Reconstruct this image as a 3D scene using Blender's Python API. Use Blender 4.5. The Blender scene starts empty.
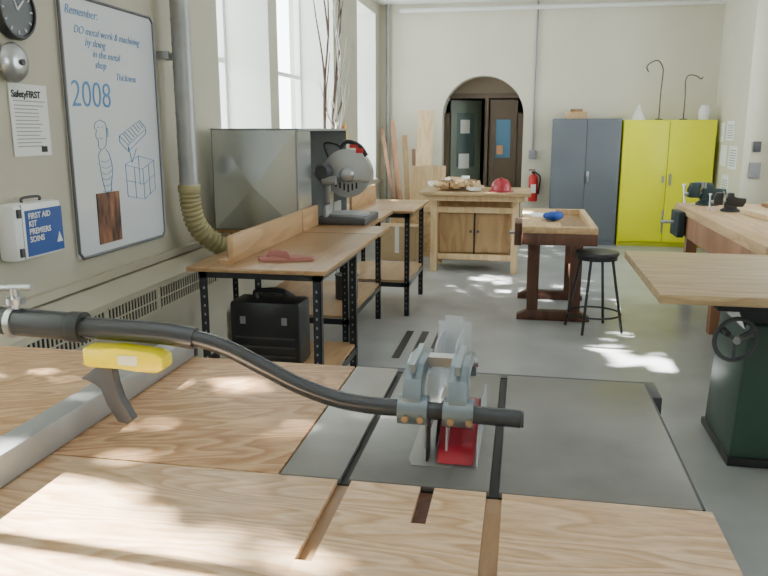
import bpy, bmesh, math, random
from mathutils import Vector, Matrix
random.seed(7)
SC=bpy.context.scene
COL=bpy.context.collection
pi=math.pi
# ---------------------------------------------------------------- materials
MATS={}
def _base(name):
    m=bpy.data.materials.new(name);m.use_nodes=True
    nt=m.node_tree;b=nt.nodes.get('Principled BSDF');return m,nt,b
def mat(name,col,rough=.5,metal=0,var=0.0,scale=8,bump=0.0,bscale=60,emis=0,trans=0,coat=0):
    if name in MATS:return MATS[name]
    m,nt,b=_base(name)
    b.inputs['Base Color'].default_value=(*col,1);b.inputs['Roughness'].default_value=rough
    b.inputs['Metallic'].default_value=metal
    if coat:b.inputs['Coat Weight'].default_value=coat
    tc=nt.nodes.new('ShaderNodeTexCoord')
    if var>0:
        n=nt.nodes.new('ShaderNodeTexNoise');n.inputs['Scale'].default_value=scale;n.inputs['Detail'].default_value=6
        r=nt.nodes.new('ShaderNodeValToRGB')
        r.color_ramp.elements[0].position=.3;r.color_ramp.elements[1].position=.7
        r.color_ramp.elements[0].color=(*[max(0,c*(1-var)) for c in col],1)
        r.color_ramp.elements[1].color=(*[min(1,c*(1+var)) for c in col],1)
        nt.links.new(tc.outputs['Object'],n.inputs['Vector']);nt.links.new(n.outputs['Fac'],r.inputs['Fac'])
        nt.links.new(r.outputs['Color'],b.inputs['Base Color'])
    if bump>0:
        n=nt.nodes.new('ShaderNodeTexNoise');n.inputs['Scale'].default_value=bscale;n.inputs['Detail'].default_value=4
        bp=nt.nodes.new('ShaderNodeBump');bp.inputs['Strength'].default_value=bump;bp.inputs['Distance'].default_value=.01
        nt.links.new(tc.outputs['Object'],n.inputs['Vector']);nt.links.new(n.outputs['Fac'],bp.inputs['Height'])
        nt.links.new(bp.outputs['Normal'],b.inputs['Normal'])
    MATS[name]=m;return m
def wood(name,c1,c2,scale=(1,6,6),rings=9,rough=.5,sharp=(.0,.75),fine=.25,nscale=1.0,rotz=0.0,coat=0):
    """contour-line grain"""
    if name in MATS:return MATS[name]
    m,nt,b=_base(name);N=nt.nodes;L=nt.links
    tc=N.new('ShaderNodeTexCoord');mr=N.new('ShaderNodeMapping');mr.inputs['Rotation'].default_value=(0,0,rotz)
    mp=N.new('ShaderNodeMapping');mp.inputs['Scale'].default_value=scale
    L.new(tc.outputs['Object'],mr.inputs['Vector']);L.new(mr.outputs[0],mp.inputs['Vector'])
    n=N.new('ShaderNodeTexNoise');n.inputs['Scale'].default_value=nscale;n.inputs['Detail'].default_value=2;n.inputs['Roughness'].default_value=.45
    L.new(mp.outputs[0],n.inputs['Vector'])
    mu=N.new('ShaderNodeMath');mu.operation='MULTIPLY';mu.inputs[1].default_value=rings
    L.new(n.outputs['Fac'],mu.inputs[0])
    fr=N.new('ShaderNodeMath');fr.operation='FRACT';L.new(mu.outputs[0],fr.inputs[0])
    r=N.new('ShaderNodeValToRGB')
    e=r.color_ramp.elements;e[0].position=sharp[0];e[0].color=(*c1,1);e[1].position=sharp[1];e[1].color=(*c2,1)
    x=e.new(min(1,sharp[1]+.18));x.color=(*c1,1)
    L.new(fr.outputs[0],r.inputs['Fac'])
    n2=N.new('ShaderNodeTexNoise');n2.inputs['Scale'].default_value=30;n2.inputs['Detail'].default_value=3
    L.new(mp.outputs[0],n2.inputs['Vector'])
    mx=N.new('ShaderNodeMix');mx.data_type='RGBA';mx.blend_type='MULTIPLY';mx.inputs[0].default_value=fine
    L.new(r.outputs['Color'],mx.inputs[6])
    r2=N.new('ShaderNodeValToRGB');r2.color_ramp.elements[0].position=.35;r2.color_ramp.elements[1].position=.6
    r2.color_ramp.elements[0].color=(.45,.4,.35,1);L.new(n2.outputs['Fac'],r2.inputs['Fac'])
    L.new(r2.outputs['Color'],mx.inputs[7]);L.new(mx.outputs[2],b.inputs['Base Color'])
    b.inputs['Roughness'].default_value=rough
    if coat:b.inputs['Coat Weight'].default_value=coat
    MATS[name]=m;return m

WALLSH=mat('wall_paint_shaded',(.50,.465,.36),.7,var=.04,scale=3,bump=.08)  # cream wall paint with the left wall's shade put into the colour
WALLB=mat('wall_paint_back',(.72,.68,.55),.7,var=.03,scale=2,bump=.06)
REV=mat('window_reveal_paint',(.76,.75,.68),.6,var=.03)
CEIL=mat('ceiling_paint',(.9,.9,.88),.8,var=.02)
CONC=mat('concrete_floor',(.37,.38,.38),.32,var=.18,scale=2.2,bump=.05,bscale=25)
WTRIM=mat('white_trim',(.8,.8,.76),.5)
PLY=wood('fir_plywood',(.72,.52,.33),(.55,.33,.17),scale=(.85,4.0,3),rings=19,rough=.42,sharp=(.1,.82),fine=.32,nscale=1.6)
PLY2=wood('fir_plywood_b',(.64,.41,.23),(.44,.23,.105),scale=(.9,3.8,3),rings=17,rough=.42,sharp=(.1,.82),fine=.32,nscale=1.7,rotz=-.35)
BIRCH=wood('birch_ply',(.54,.34,.17),(.44,.26,.12),scale=(6,1,6),rings=5,rough=.45,fine=.15)
BENCHTOP=wood('bench_top_ply',(.40,.245,.115),(.32,.18,.08),scale=(6,1,6),rings=5,rough=.30,fine=.15)
OAK=wood('maple',(.64,.44,.24),(.52,.33,.16),scale=(8,1,8),rings=5,rough=.5,fine=.2)
OAKX=wood('maple_x',(.54,.39,.21),(.41,.27,.135),scale=(1.2,9,9),rings=5,rough=.4,fine=.25)
REDW=wood('reddish_wood',(.40,.21,.11),(.28,.13,.065),scale=(6,2,1),rings=5,rough=.5,fine=.2)
PANELW=wood('panel_wood',(.42,.27,.13),(.32,.19,.085),scale=(6,6,1),rings=5,rough=.45,fine=.2)
DARKW=wood('dark_wood',(.14,.06,.035),(.09,.035,.02),scale=(6,6,1),rings=5,rough=.45,fine=.2)
PINE=wood('pine',(.74,.55,.32),(.62,.42,.22),scale=(6,6,1),rings=5,rough=.6,fine=.2)
DOORW=mat('door_brown',(.10,.07,.045),.5,var=.1)
IRON=mat('cast_iron',(.205,.198,.185),.34,metal=.45,var=.2,scale=5,bump=.03,bscale=80)
IRONL=mat('cast_iron_light',(.29,.28,.26),.34,metal=.45,var=.14,scale=5,bump=.03,bscale=80)
STEEL=mat('steel',(.5,.51,.52),.3,metal=.9)
ALU=mat('aluminium',(.33,.335,.33),.5,metal=.4,var=.05)
GALV=mat('galvanised',(.60,.62,.62),.27,metal=.85,var=.10,scale=2)
GALV2=mat('galvanised_duct',(.36,.36,.35),.45,metal=.5,var=.1)
BLACK=mat('black_paint',(.02,.02,.022),.4)
BLACKM=mat('black_steel',(.045,.047,.05),.32,metal=.5)
DKGREY=mat('dark_grey',(.07,.07,.075),.5)
PIPE=mat('pole_grey',(.085,.09,.10),.25,metal=.6)
DARK=mat('gap_shade',(.012,.012,.012),.8)  # near-black colour standing in for shade inside gaps, vents and slots
SLOT=mat('slot_iron_shaded',(.035,.034,.032),.6)  # iron colour darkened to give the slot floors painted shade
BLUEG=mat('blue_grey_cast',(.24,.29,.325),.28,metal=.6)
RED=mat('red_plastic',(.36,.015,.03),.3)
REDB=mat('bright_red',(.6,.02,.02),.35)
YEL=mat('yellow_plastic',(.85,.68,.0),.35)
YCAB=mat('yellow_cabinet_paint',(.86,.86,.0),.4,var=.03,scale=2)
GCAB=mat('grey_cabinet_paint',(.14,.155,.18),.42,var=.05,scale=2)
GREEN=mat('machine_green',(.04,.08,.06),.4,var=.08)
VGREEN=mat('vise_grey_green',(.025,.045,.05),.4,metal=.3)
WHITE=mat('white_plastic',(.82,.83,.82),.3)
BOARD=mat('whiteboard_surface',(.66,.685,.70),.18,coat=.3)
PAPER=mat('paper',(.78,.78,.74),.8)
BLUE=mat('label_blue',(.03,.09,.33),.4)
INK=mat('marker_blue',(.09,.25,.52),.6)
INKR=mat('print_black',(.02,.02,.02),.6)
GREYIN=mat('print_grey',(.3,.3,.32),.6)
HOSE=mat('hose_yellow',(.36,.31,.15),.5)
PINK=mat('push_block_red',(.36,.14,.11),.55,var=.06)
BLUER=mat('rag_blue',(.02,.07,.35),.9,bump=.3)
TWIG=mat('twig_bark',(.09,.05,.035),.8)
TWIGW=mat('twig_pale',(.4,.38,.33),.8)
ORANGE=mat('orange',(.7,.2,.02),.6)
BRASS=mat('brass',(.45,.33,.2),.35,metal=.8)
CARD=mat('cardboard',(.50,.36,.21),.8,var=.06)
SAWG=mat('saw_grey',(.42,.43,.44),.3,metal=.75,var=.08)
def photo_mat():
    m,nt,b=_base('photo_print');tc=nt.nodes.new('ShaderNodeTexCoord')
    n=nt.nodes.new('ShaderNodeTexNoise');n.inputs['Scale'].default_value=14;n.inputs['Detail'].default_value=5
    mp=nt.nodes.new('ShaderNodeMapping');mp.inputs['Scale'].default_value=(1,1.6,.4)
    r=nt.nodes.new('ShaderNodeValToRGB');e=r.color_ramp.elements
    e[0].position=.35;e[0].color=(.03,.012,.008,1);e[1].position=.7;e[1].color=(.4,.17,.08,1)
    nt.links.new(tc.outputs['Object'],mp.inputs[0]);nt.links.new(mp.outputs[0],n.inputs['Vector'])
    nt.links.new(n.outputs['Fac'],r.inputs[0]);nt.links.new(r.outputs[0],b.inputs['Base Color']);return m
PHOTO=photo_mat()
def glassmat(name,tint,f,dif=None):
    m=bpy.data.materials.new(name);m.use_nodes=True;nt=m.node_tree;N=nt.nodes;N.clear()
    o=N.new('ShaderNodeOutputMaterial');t=N.new('ShaderNodeBsdfTransparent');g=N.new('ShaderNodeBsdfGlossy');mx=N.new('ShaderNodeMixShader')
    t.inputs[0].default_value=(*tint,1);g.inputs[0].default_value=(1,1,1,1);g.inputs['Roughness'].default_value=.05
    mx.inputs[0].default_value=f;nt.links.new(t.outputs[0],mx.inputs[1]);nt.links.new(g.outputs[0],mx.inputs[2])
    last=mx
    if dif:
        d=N.new('ShaderNodeBsdfDiffuse');d.inputs[0].default_value=(.8,.82,.84,1);m2=N.new('ShaderNodeMixShader');m2.inputs[0].default_value=dif
        nt.links.new(mx.outputs[0],m2.inputs[1]);nt.links.new(d.outputs[0],m2.inputs[2]);last=m2
    nt.links.new(last.outputs[0],o.inputs[0]);return m
GLASS=glassmat('window_glass',(.97,.98,.98),.05)
POLY=glassmat('polycarbonate',(.85,.87,.88),.14,.28)
# ---------------------------------------------------------------- builders
class Obj:
    def __init__(s,name,loc=(0,0,0),rotz=0.0,local=False):
        s.e=bpy.data.objects.new(name,None);s.e.empty_display_size=.1
        s.e.location=loc;s.e.rotation_euler=(0,0,rotz);COL.objects.link(s.e)
        s.off=Vector((0,0,0)) if local else Vector(loc)
    def put(s,bm,name,m,smooth=False,M=None):
        if M is not None:bm.transform(M)
        if s.off.length>0:bmesh.ops.translate(bm,verts=bm.verts,vec=-s.off)
        bmesh.ops.recalc_face_normals(bm,faces=bm.faces)
        me=bpy.data.meshes.new(name);bm.to_mesh(me);bm.free()
        if smooth:
            for p in me.polygons:p.use_smooth=True
            try: me.set_sharp_from_angle(angle=.7)
            except Exception: pass
        me.materials.append(m);ob=bpy.data.objects.new(name,me);COL.objects.link(ob);ob.parent=s.e;return ob
    def box(s,n,x0,x1,y0,y1,z0,z1,m,bev=0,M=None):
        bm=bmesh.new();addbox(bm,x0,x1,y0,y1,z0,z1)
        if bev:bmesh.ops.bevel(bm,geom=list(bm.edges),offset=bev,segments=2,affect='EDGES',profile=.5)
        return s.put(bm,n,m,smooth=bev>0,M=M)
    def boxes(s,n,lst,m,M=None):
        bm=bmesh.new()
        for b in lst:addbox(bm,*b)
        return s.put(bm,n,m,M=M)
    def cyl(s,n,p1,p2,r,m,seg=20,r2=None,M=None):
        bm=bmesh.new();addcyl(bm,p1,p2,r,r if r2 is None else r2,seg);return s.put(bm,n,m,smooth=True,M=M)
    def cyls(s,n,lst,m,seg=12):
        bm=bmesh.new()
        for p1,p2,r in lst:addcyl(bm,p1,p2,r,r,seg)
        return s.put(bm,n,m,smooth=True)
    def tube(s,n,pts,r,m,seg=10,sub=6,M=None):
        bm=bmesh.new();addtube(bm,pts,r,seg,sub);return s.put(bm,n,m,smooth=True,M=M)
    def tubes(s,n,lst,m,seg=8,sub=5):
        bm=bmesh.new()
        for pts,r in lst:addtube(bm,pts,r,seg,sub)
        return s.put(bm,n,m,smooth=True)
    def lathe(s,n,prof,c,m,axis='z',seg=28):
        bm=bmesh.new();rings=[]
        for r,h in prof:
            ring=[]
            for k in range(seg):
                a=2*pi*k/seg;u,v=r*math.cos(a),r*math.sin(a)
                p={'z':(u,v,h),'y':(u,h,v),'x':(h,u,v)}[axis]
                ring.append(bm.verts.new((c[0]+p[0],c[1]+p[1],c[2]+p[2])))
            rings.append(ring)
        for a,b in zip(rings,rings[1:]):
            for k in range(seg):bm.faces.new((a[k],a[(k+1)%seg],b[(k+1)%seg],b[k]))
        if prof[0][0]>1e-4:bm.faces.new(rings[0])
        if prof[-1][0]>1e-4:bm.faces.new(rings[-1])
        bmesh.ops.remove_doubles(bm,verts=bm.verts,dist=1e-5)
        return s.put(bm,n,m,smooth=True)
    def prism(s,n,pts,plane,a,b,m,bev=0,smooth=False):
        bm=bmesh.new();addprism(bm,pts,plane,a,b)
        if bev:bmesh.ops.bevel(bm,geom=list(bm.edges),offset=bev,segments=2,affect='EDGES',profile=.5)
        return s.put(bm,n,m,smooth=smooth or bev>0)
    def ball(s,n,c,rad,m,seg=20):
        bm=bmesh.new();bmesh.ops.create_uvsphere(bm,u_segments=seg,v_segments=seg//2+2,radius=1)
        bm.transform(Matrix.Translation(c)@Matrix.Diagonal((*rad,1)));return s.put(bm,n,m,smooth=True)
    def text(s,n,body,size,loc,m,face='x',shear=0,align='LEFT',bold=0,ry=0,sx=1):
        t=bpy.data.curves.new(n,'FONT');t.body=body;t.size=size;t.shear=shear;t.align_x=align;t.extrude=.0006;t.offset=bold
        t.space_line=.95
        t.materials.append(m);ob=bpy.data.objects.new(n,t);COL.objects.link(ob)
        ob.rotation_euler=(pi/2,ry,pi/2) if face=='x' else (pi/2,ry,0)
        ob.scale=(sx,1,1)
        ob.location=Vector(loc)-s.off;ob.parent=s.e;return ob
def addprism(bm,pts,plane,a,b):
    def q(p,h):return {'xz':(p[0],h,p[1]),'yz':(h,p[0],p[1]),'xy':(p[0],p[1],h)}[plane]
    v0=[bm.verts.new(q(p,a)) for p in pts];v1=[bm.verts.new(q(p,b)) for p in pts]
    bm.faces.new(v0);bm.faces.new(v1[::-1])
    for i in range(len(pts)):
        j=(i+1)%len(pts);bm.faces.new((v0[i],v0[j],v1[j],v1[i]))
def addbox(bm,x0,x1,y0,y1,z0,z1):
    v=[bm.verts.new(p) for p in ((x0,y0,z0),(x1,y0,z0),(x1,y1,z0),(x0,y1,z0),(x0,y0,z1),(x1,y0,z1),(x1,y1,z1),(x0,y1,z1))]
    for f in ((0,3,2,1),(4,5,6,7),(0,1,5,4),(1,2,6,5),(2,3,7,6),(3,0,4,7)):bm.faces.new([v[i] for i in f])
def addcyl(bm,p1,p2,r1,r2,seg):
    p1,p2=Vector(p1),Vector(p2);d=(p2-p1);ln=d.length;q=d.to_track_quat('Z','Y')
    M=Matrix.Translation((p1+p2)/2)@q.to_matrix().to_4x4()
    bmesh.ops.create_cone(bm,cap_ends=True,segments=seg,radius1=r1,radius2=r2,depth=ln,matrix=M)
def crom(pts,sub):
    P=[Vector(p) for p in pts]
    if sub<=1 or len(P)<3:return P
    Q=[P[0]*2-P[1]]+P+[P[-1]*2-P[-2]];out=[]
    for i in range(1,len(Q)-2):
        for k in range(sub):
            t=k/sub;a,b,c,d=Q[i-1],Q[i],Q[i+1],Q[i+2]
            out.append(.5*((2*b)+(c-a)*t+(2*a-5*b+4*c-d)*t*t+(3*b-a-3*c+d)*t**3))
    out.append(P[-1]);return out
def addtube(bm,pts,r,seg,sub):
    Q=crom(pts,sub);n=len(Q);up=None;prev=None
    for i,p in enumerate(Q):
        d=(Q[min(i+1,n-1)]-Q[max(i-1,0)]).normalized()
        if up is None:
            up=Vector((0,0,1)) if abs(d.z)<.9 else Vector((1,0,0))
        s_=d.cross(up).normalized();up=s_.cross(d).normalized()
        rr=r(i/(n-1)) if callable(r) else r
        ring=[bm.verts.new(p+rr*(math.cos(2*pi*k/seg)*s_+math.sin(2*pi*k/seg)*up)) for k in range(seg)]
        if prev:
            for k in range(seg):bm.faces.new((prev[k],prev[(k+1)%seg],ring[(k+1)%seg],ring[k]))
        else:bm.faces.new(ring)
        prev=ring
    bm.faces.new(prev)
def shell(name,lst,m,prisms=()):
    bm=bmesh.new()
    for b in lst:addbox(bm,*b)
    for p in prisms:addprism(bm,*p)
    bmesh.ops.recalc_face_normals(bm,faces=bm.faces)
    me=bpy.data.meshes.new(name);bm.to_mesh(me);bm.free();me.materials.append(m)
    ob=bpy.data.objects.new(name,me);COL.objects.link(ob);return ob
def Rz(a,c):
    return Matrix.Translation(c)@Matrix.Rotation(a,4,'Z')@Matrix.Translation(-Vector(c))
# ---------------------------------------------------------------- room shell
ZC=3.28;XL=-2.1;XR=2.9;YB=10.9;YF=-2.6
shell('floor',[(XL-.5,XR+.4,YF-.2,YB+3,-.1,0)],CONC)
shell('ceiling',[(XL-.5,XR+.4,YF-.2,YB+3,ZC,ZC+.1)],CEIL)
def wall_x(name,x0,x1,ys,ye,ops,m):
    l=[];y=ys
    for (a,b,z0,z1) in ops:
        l.append((x0,x1,y,a,0,ZC));l.append((x0,x1,a,b,0,z0));l.append((x0,x1,a,b,z1,ZC));y=b
    l.append((x0,x1,y,ye,0,ZC));shell(name,l,m)
LW=[(.1,2.1,1.05,3.0),(5.0,6.07,1.1,3.12),(6.28,8.2,1.1,3.12),(9.37,10.55,.85,3.12)]
RW=[(-1.6,0.2,1.1,3.0),(4.6,6.2,1.3,3.0),(7.3,8.9,1.1,3.0)]
wall_x('wall_left',XL-.5,XL,YF,YB+.4,LW,WALLSH)
wall_x('wall_right',XR,XR+.4,YF,YB+.4,RW,WALLSH)
shell('wall_front',[(XL-.5,XR+.4,YF-.2,YF,0,ZC)],WALLSH)
dx0,dx1,zs,rad=-1.19,-.04,1.74,.575
cx=(dx0+dx1)/2
arc=[(cx+rad*math.cos(a),zs+.56*math.sin(a)) for a in [pi*k/24 for k in range(25)]]
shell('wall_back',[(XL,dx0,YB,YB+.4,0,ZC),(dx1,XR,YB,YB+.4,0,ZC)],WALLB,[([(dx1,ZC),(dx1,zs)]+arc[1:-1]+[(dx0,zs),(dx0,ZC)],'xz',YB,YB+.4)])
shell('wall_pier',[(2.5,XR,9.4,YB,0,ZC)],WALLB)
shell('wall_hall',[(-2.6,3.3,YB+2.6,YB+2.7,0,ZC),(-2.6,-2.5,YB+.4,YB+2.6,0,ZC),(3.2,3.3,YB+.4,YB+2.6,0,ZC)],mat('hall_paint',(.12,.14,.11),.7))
shell('baseboard_back',[(XL,dx0-.05,YB-.02,YB,0,.12),(dx1+.05,2.5,YB-.02,YB,0,.12)],mat('base_grey',(.25,.26,.25),.5))
shell('trim_1',[(XL,XL+.035,YF,YB,.80,.84)],WALLSH)
def window(i,x,y0,y1,z0,z1):
    w=Obj('window_%d'%i,(x,(y0+y1)/2,(z0+z1)/2));t=.05
    w.boxes('frame',[(x-.03,x+.03,y0,y0+t,z0,z1),(x-.03,x+.03,y1-t,y1,z0,z1),(x-.03,x+.03,y0+t,y1-t,z0,z0+t),(x-.03,x+.03,y0+t,y1-t,z1-t,z1),
        (x-.025,x+.025,y0+t,y1-t,(z0+z1)/2-.02,(z0+z1)/2+.02),(x-.025,x+.025,(y0+y1)/2-.02,(y0+y1)/2+.02,z0+t,(z0+z1)/2-.02),(x-.025,x+.025,(y0+y1)/2-.02,(y0+y1)/2+.02,(z0+z1)/2+.02,z1-t)],WTRIM)
    w.box('glass',x-.003,x+.003,y0+t,y1-t,z0+t,z1-t,GLASS)
    a=bpy.data.lights.new('sky_portal','AREA');a.shape='RECTANGLE';a.size=y1-y0;a.size_y=z1-z0
    a.cycles.is_portal=True
    ob=bpy.data.objects.new('sky_portal_%d'%i,a);COL.objects.link(ob)
    sgn=1 if x<0 else -1
    ob.location=(x-sgn*.06,(y0+y1)/2,(z0+z1)/2)
    ob.rotation_euler=(pi/2,0,-pi/2 if sgn>0 else pi/2)
for i,(a,b,c,d) in enumerate(LW):window(i+1,XL-.4,a,b,c,d)
for i,(a,b,c,d) in enumerate(RW):window(i+5,XR+.3,a,b,c,d)
for i,(a,b,c,d) in enumerate(LW[1:]):
    shell('trim_%d'%(i+2),[(XL-.36,XL+.03,a,b,c,c+.025)],WTRIM)
    shell('trim_%d'%(i+12),[(XL-.37,XL+.001,b-.012,b,c+.025,d),(XL-.37,XL+.001,a,a+.012,c+.025,d),(XL-.37,XL+.001,a+.012,b-.012,d-.012,d)],REV)
# ---------------------------------------------------------------- door
d=Obj('door_1',(cx,YB+.3,0));Y=YB+.25
d.boxes('frame',[(dx0,dx0+.08,Y,Y+.1,0,zs+.05),(dx1-.08,dx1,Y,Y+.1,0,zs+.05),(dx0+.08,dx1-.08,Y,Y+.1,2.0,2.07),(cx+.02,cx+.07,Y,Y+.08,0,2.0)],DOORW)
d.prism('transom',[(cx+(rad)*math.cos(a),zs+.56*math.sin(a)) for a in [pi*k/20 for k in range(4,17)]],'xz',Y+.04,Y+.07,mat('transom_brown',(.2,.15,.10),.5))
x0,x1=cx+.09,dx1-.09
d.boxes('leaf_right',[(x0,x0+.09,Y+.03,Y+.07,.02,1.98),(x1-.09,x1,Y+.03,Y+.07,.02,1.98),(x0+.09,x1-.09,Y+.03,Y+.07,.02,1.15),(x0+.09,x1-.09,Y+.03,Y+.07,1.7,1.98)],DOORW)
d.box('pane_right',x0+.09,x1-.09,Y+.045,Y+.055,1.15,1.7,mat('blue_pane',(.10,.22,.34),.2))
d.box('sign_right',x0+.11,x0+.2,Y+.02,Y+.03,1.2,1.33,mat('sign_orange',(.5,.25,.12),.6))
M=Rz(.6,(dx0+.09,Y+.12,0));lx=dx0+.09;ly=Y+.12
d.boxes('leaf_left',[(lx,lx+.1,ly,ly+.04,.02,1.98),(lx+.42,lx+.52,ly,ly+.04,.02,1.98),(lx+.1,lx+.42,ly,ly+.04,.02,1.0),(lx+.1,lx+.42,ly,ly+.04,1.8,1.98)],mat('door_green',(.19,.22,.17),.5),M=M)
d.box('pane_left',lx+.1,lx+.42,ly+.015,ly+.025,1.0,1.8,mat('pane_dark',(.12,.16,.15),.2),M=M)
d.box('paper_a',lx+.16,lx+.32,ly-.004,ly,1.5,1.70,PAPER,M=M);d.box('paper_b',lx+.14,lx+.32,ly-.004,ly,.98,1.2,PAPER,M=M)
# ---------------------------------------------------------------- pipes on walls
o=Obj('heating_pipe',(-1.98,YB-.06,0));o.cyl('pipe',(-1.98,YB-.06,0),(-1.98,YB-.06,ZC),.03,GALV2)
o=Obj('electrical_conduit',(.1,YB-.02,0));o.cyl('pipe',(.1,YB-.02,1.25),(.1,YB-.02,ZC),.012,GREYIN);o.box('switch_box',.05,.15,YB-.05,YB-.002,1.15,1.27,GREYIN,.005)
o=Obj('sprinkler_pipe',(0,YB-.1,3.15));o.cyl('pipe',(-1.8,YB-.1,3.18),(2.5,YB-.1,3.18),.03,WTRIM)
# ---------------------------------------------------------------- left wall items
XW=XL+.003
o=Obj('whiteboard',(XW,3.65,1.53));y0,y1,z0,z1=3.18,4.05,.94,2.16
o.box('panel',XW,XW+.012,y0,y1,z0,z1,BOARD)
o.tube('rim',[(XW+.014,y0+.03,z0),(XW+.014,y1-.03,z0),(XW+.014,y1,z0+.03),(XW+.014,y1,z1-.03),(XW+.014,y1-.03,z1),(XW+.014,y0+.03,z1),(XW+.014,y0,z1-.03),(XW+.014,y0,z0+.03),(XW+.014,y0+.03,z0)],.008,mat('board_frame',(.16,.16,.17),.4,metal=.5),sub=1,seg=8)
X=XW+.014
o.text('writing_a','Remember:',.058,(X,3.22,2.075),INK,shear=.3,bold=-.0006)
o.text('writing_b','DO metal work & machining\n      by doing\n          in the metal\n           shop',.052,(X,3.28,1.995),INK,shear=.35,bold=-.0006)
o.text('writing_d','Thickness',.052,(X,3.62,1.80),INK,shear=.35,bold=-.0006)
o.text('writing_c','2008',.175,(X,3.215,1.66),INK,shear=.05,bold=-.002,sx=1.0)
sk=[]
def s_(pts,r=.0015):sk.append(([(X,a+random.uniform(-.003,.003),b+random.uniform(-.003,.003)) for a,b in pts],r))
s_([(3.44,1.60),(3.40,1.585),(3.39,1.56),(3.41,1.55),(3.40,1.52),(3.42,1.50),(3.415,1.47),(3.44,1.455),(3.48,1.47),(3.495,1.53),(3.49,1.585),(3.44,1.60)])
s_([(3.44,1.455),(3.41,1.42),(3.43,1.3),(3.45,1.22),(3.42,1.12),(3.45,1.105),(3.475,1.22),(3.49,1.105),(3.52,1.12),(3.50,1.25),(3.53,1.35),(3.51,1.42),(3.48,1.455)])
for k in range(6):s_([(3.43,1.40-.03*k),(3.47,1.39-.03*k),(3.52,1.405-.03*k)])
s_([(3.42,1.56),(3.44,1.565)]);s_([(3.455,1.56),(3.47,1.565)]);s_([(3.43,1.51),(3.46,1.505)]);s_([(3.49,1.55),(3.51,1.56),(3.51,1.52),(3.495,1.52)])
def poly_(p):
    for a,b in zip(p,p[1:]):s_([a,b])
poly_([(3.62,1.52),(3.84,1.60),(3.90,1.56),(3.70,1.47),(3.62,1.52)]);poly_([(3.62,1.52),(3.62,1.49),(3.70,1.44),(3.90,1.53),(3.90,1.56)]);s_([(3.70,1.47),(3.70,1.44)])
for k in range(7):s_([(3.65+.03*k,1.53+.010*k),(3.72+.025*k,1.485+.013*k)])
poly_([(3.66,1.20),(3.84,1.17),(3.84,1.34),(3.66,1.37),(3.66,1.20)]);poly_([(3.84,1.17),(3.97,1.22),(3.97,1.38),(3.84,1.34)]);poly_([(3.66,1.37),(3.80,1.41),(3.97,1.38)])
poly_([(3.66,1.285),(3.84,1.255),(3.97,1.30)]);s_([(3.75,1.185),(3.75,1.355)]);s_([(3.905,1.195),(3.905,1.36)]);poly_([(3.70,1.46),(3.73,1.38),(3.78,1.45)]);s_([(3.80,1.41),(3.80,1.25)])
o.tubes('sketches',sk,INK,seg=5,sub=3)
o.box('photo',X-.001,X+.003,3.36,3.57,.985,1.24,PHOTO)
o=Obj('wall_clock',(XW,2.88,2.03));o.lathe('rim',[(.0,.0),(.115,.0),(.12,.03),(.112,.045),(.103,.045),(.103,.032),(0,.032)],(XW,2.86,2.03),BLACK,'x',36)
o.lathe('face',[(0,.034),(.103,.034),(.103,.033),(0,.033)],(XW,2.86,2.03),mat('clock_face',(.10,.11,.12),.25),'x')
tk=[]
for k in range(12):
    a=k*pi/6;tk.append(((XW+.036,2.86+.08*math.sin(a),2.03+.08*math.cos(a)),(XW+.036,2.86+.096*math.sin(a),2.03+.096*math.cos(a)),.003))
o.cyls('ticks',tk,WHITE,6);o.cyls('hands',[((XW+.038,2.86,2.03),(XW+.038,2.90,2.07),.004),((XW+.038,2.86,2.03),(XW+.038,2.83,2.10),.003)],WHITE,6)
o=Obj('fire_bell',(XW,2.84,1.82));o.lathe('gong',[(.0,.0),(.03,.0),(.03,.02),(.075,.02),(.08,.035),(.068,.055),(.04,.068),(0,.07)],(XW,2.81,1.82),STEEL,'x',32);o.cyl('nut',(XW+.068,2.81,1.82),(XW+.08,2.81,1.82),.012,DKGREY)
o=Obj('safety_notice',(XW,2.94,1.6));o.box('sheet',XW,XW+.004,2.80,3.05,1.44,1.74,PAPER)
o.text('title','SafetyFIRST',.040,(XW+.006,2.812,1.685),INKR,bold=.0008)
o.box('rule',XW+.004,XW+.0052,2.82,3.03,1.668,1.672,GREYIN)
lines=[(XW+.004,XW+.0052,2.825,2.825+random.uniform(.14,.2),z,z+.004) for z in [1.65-.0155*k for k in range(12)]]
o.boxes('small_print',lines,GREYIN)
o.box('seal',XW+.004,XW+.0055,2.98,3.02,1.455,1.48,INKR)
o=Obj('first_aid_kit',(XW,2.85,1.13));sy=-.08;x_=XW
o.box('case',x_,x_+.09,2.72+sy,3.04+sy,1.02,1.255,WHITE,.02)
o.box('label',x_+.09,x_+.093,2.785+sy,3.03+sy,1.035,1.225,BLUE)
o.box('lid_seam',x_+.0,x_+.0915,2.765+sy,2.767+sy,1.03,1.25,GREYIN)
o.text('words','FIRST AID\nKIT\nPREMIERS\nSOINS',.034,(x_+.095,2.80+sy,1.19),WHITE,bold=.0006)
o.prism('mark',[(2.98+sy,1.07),(3.02+sy,1.07),(3.0+sy,1.115)],'yz',x_+.093,x_+.095,WHITE)
o.boxes('latch',[(x_+.09,x_+.10,2.735+sy,2.755+sy,1.2,1.235),(x_+.09,x_+.10,2.735+sy,2.755+sy,1.04,1.075)],DKGREY)
o.tube('handle',[(x_+.05,2.83+sy,1.25),(x_+.05,2.835+sy,1.272),(x_+.05,2.94+sy,1.272),(x_+.05,2.945+sy,1.25)],.006,DKGREY)
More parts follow.
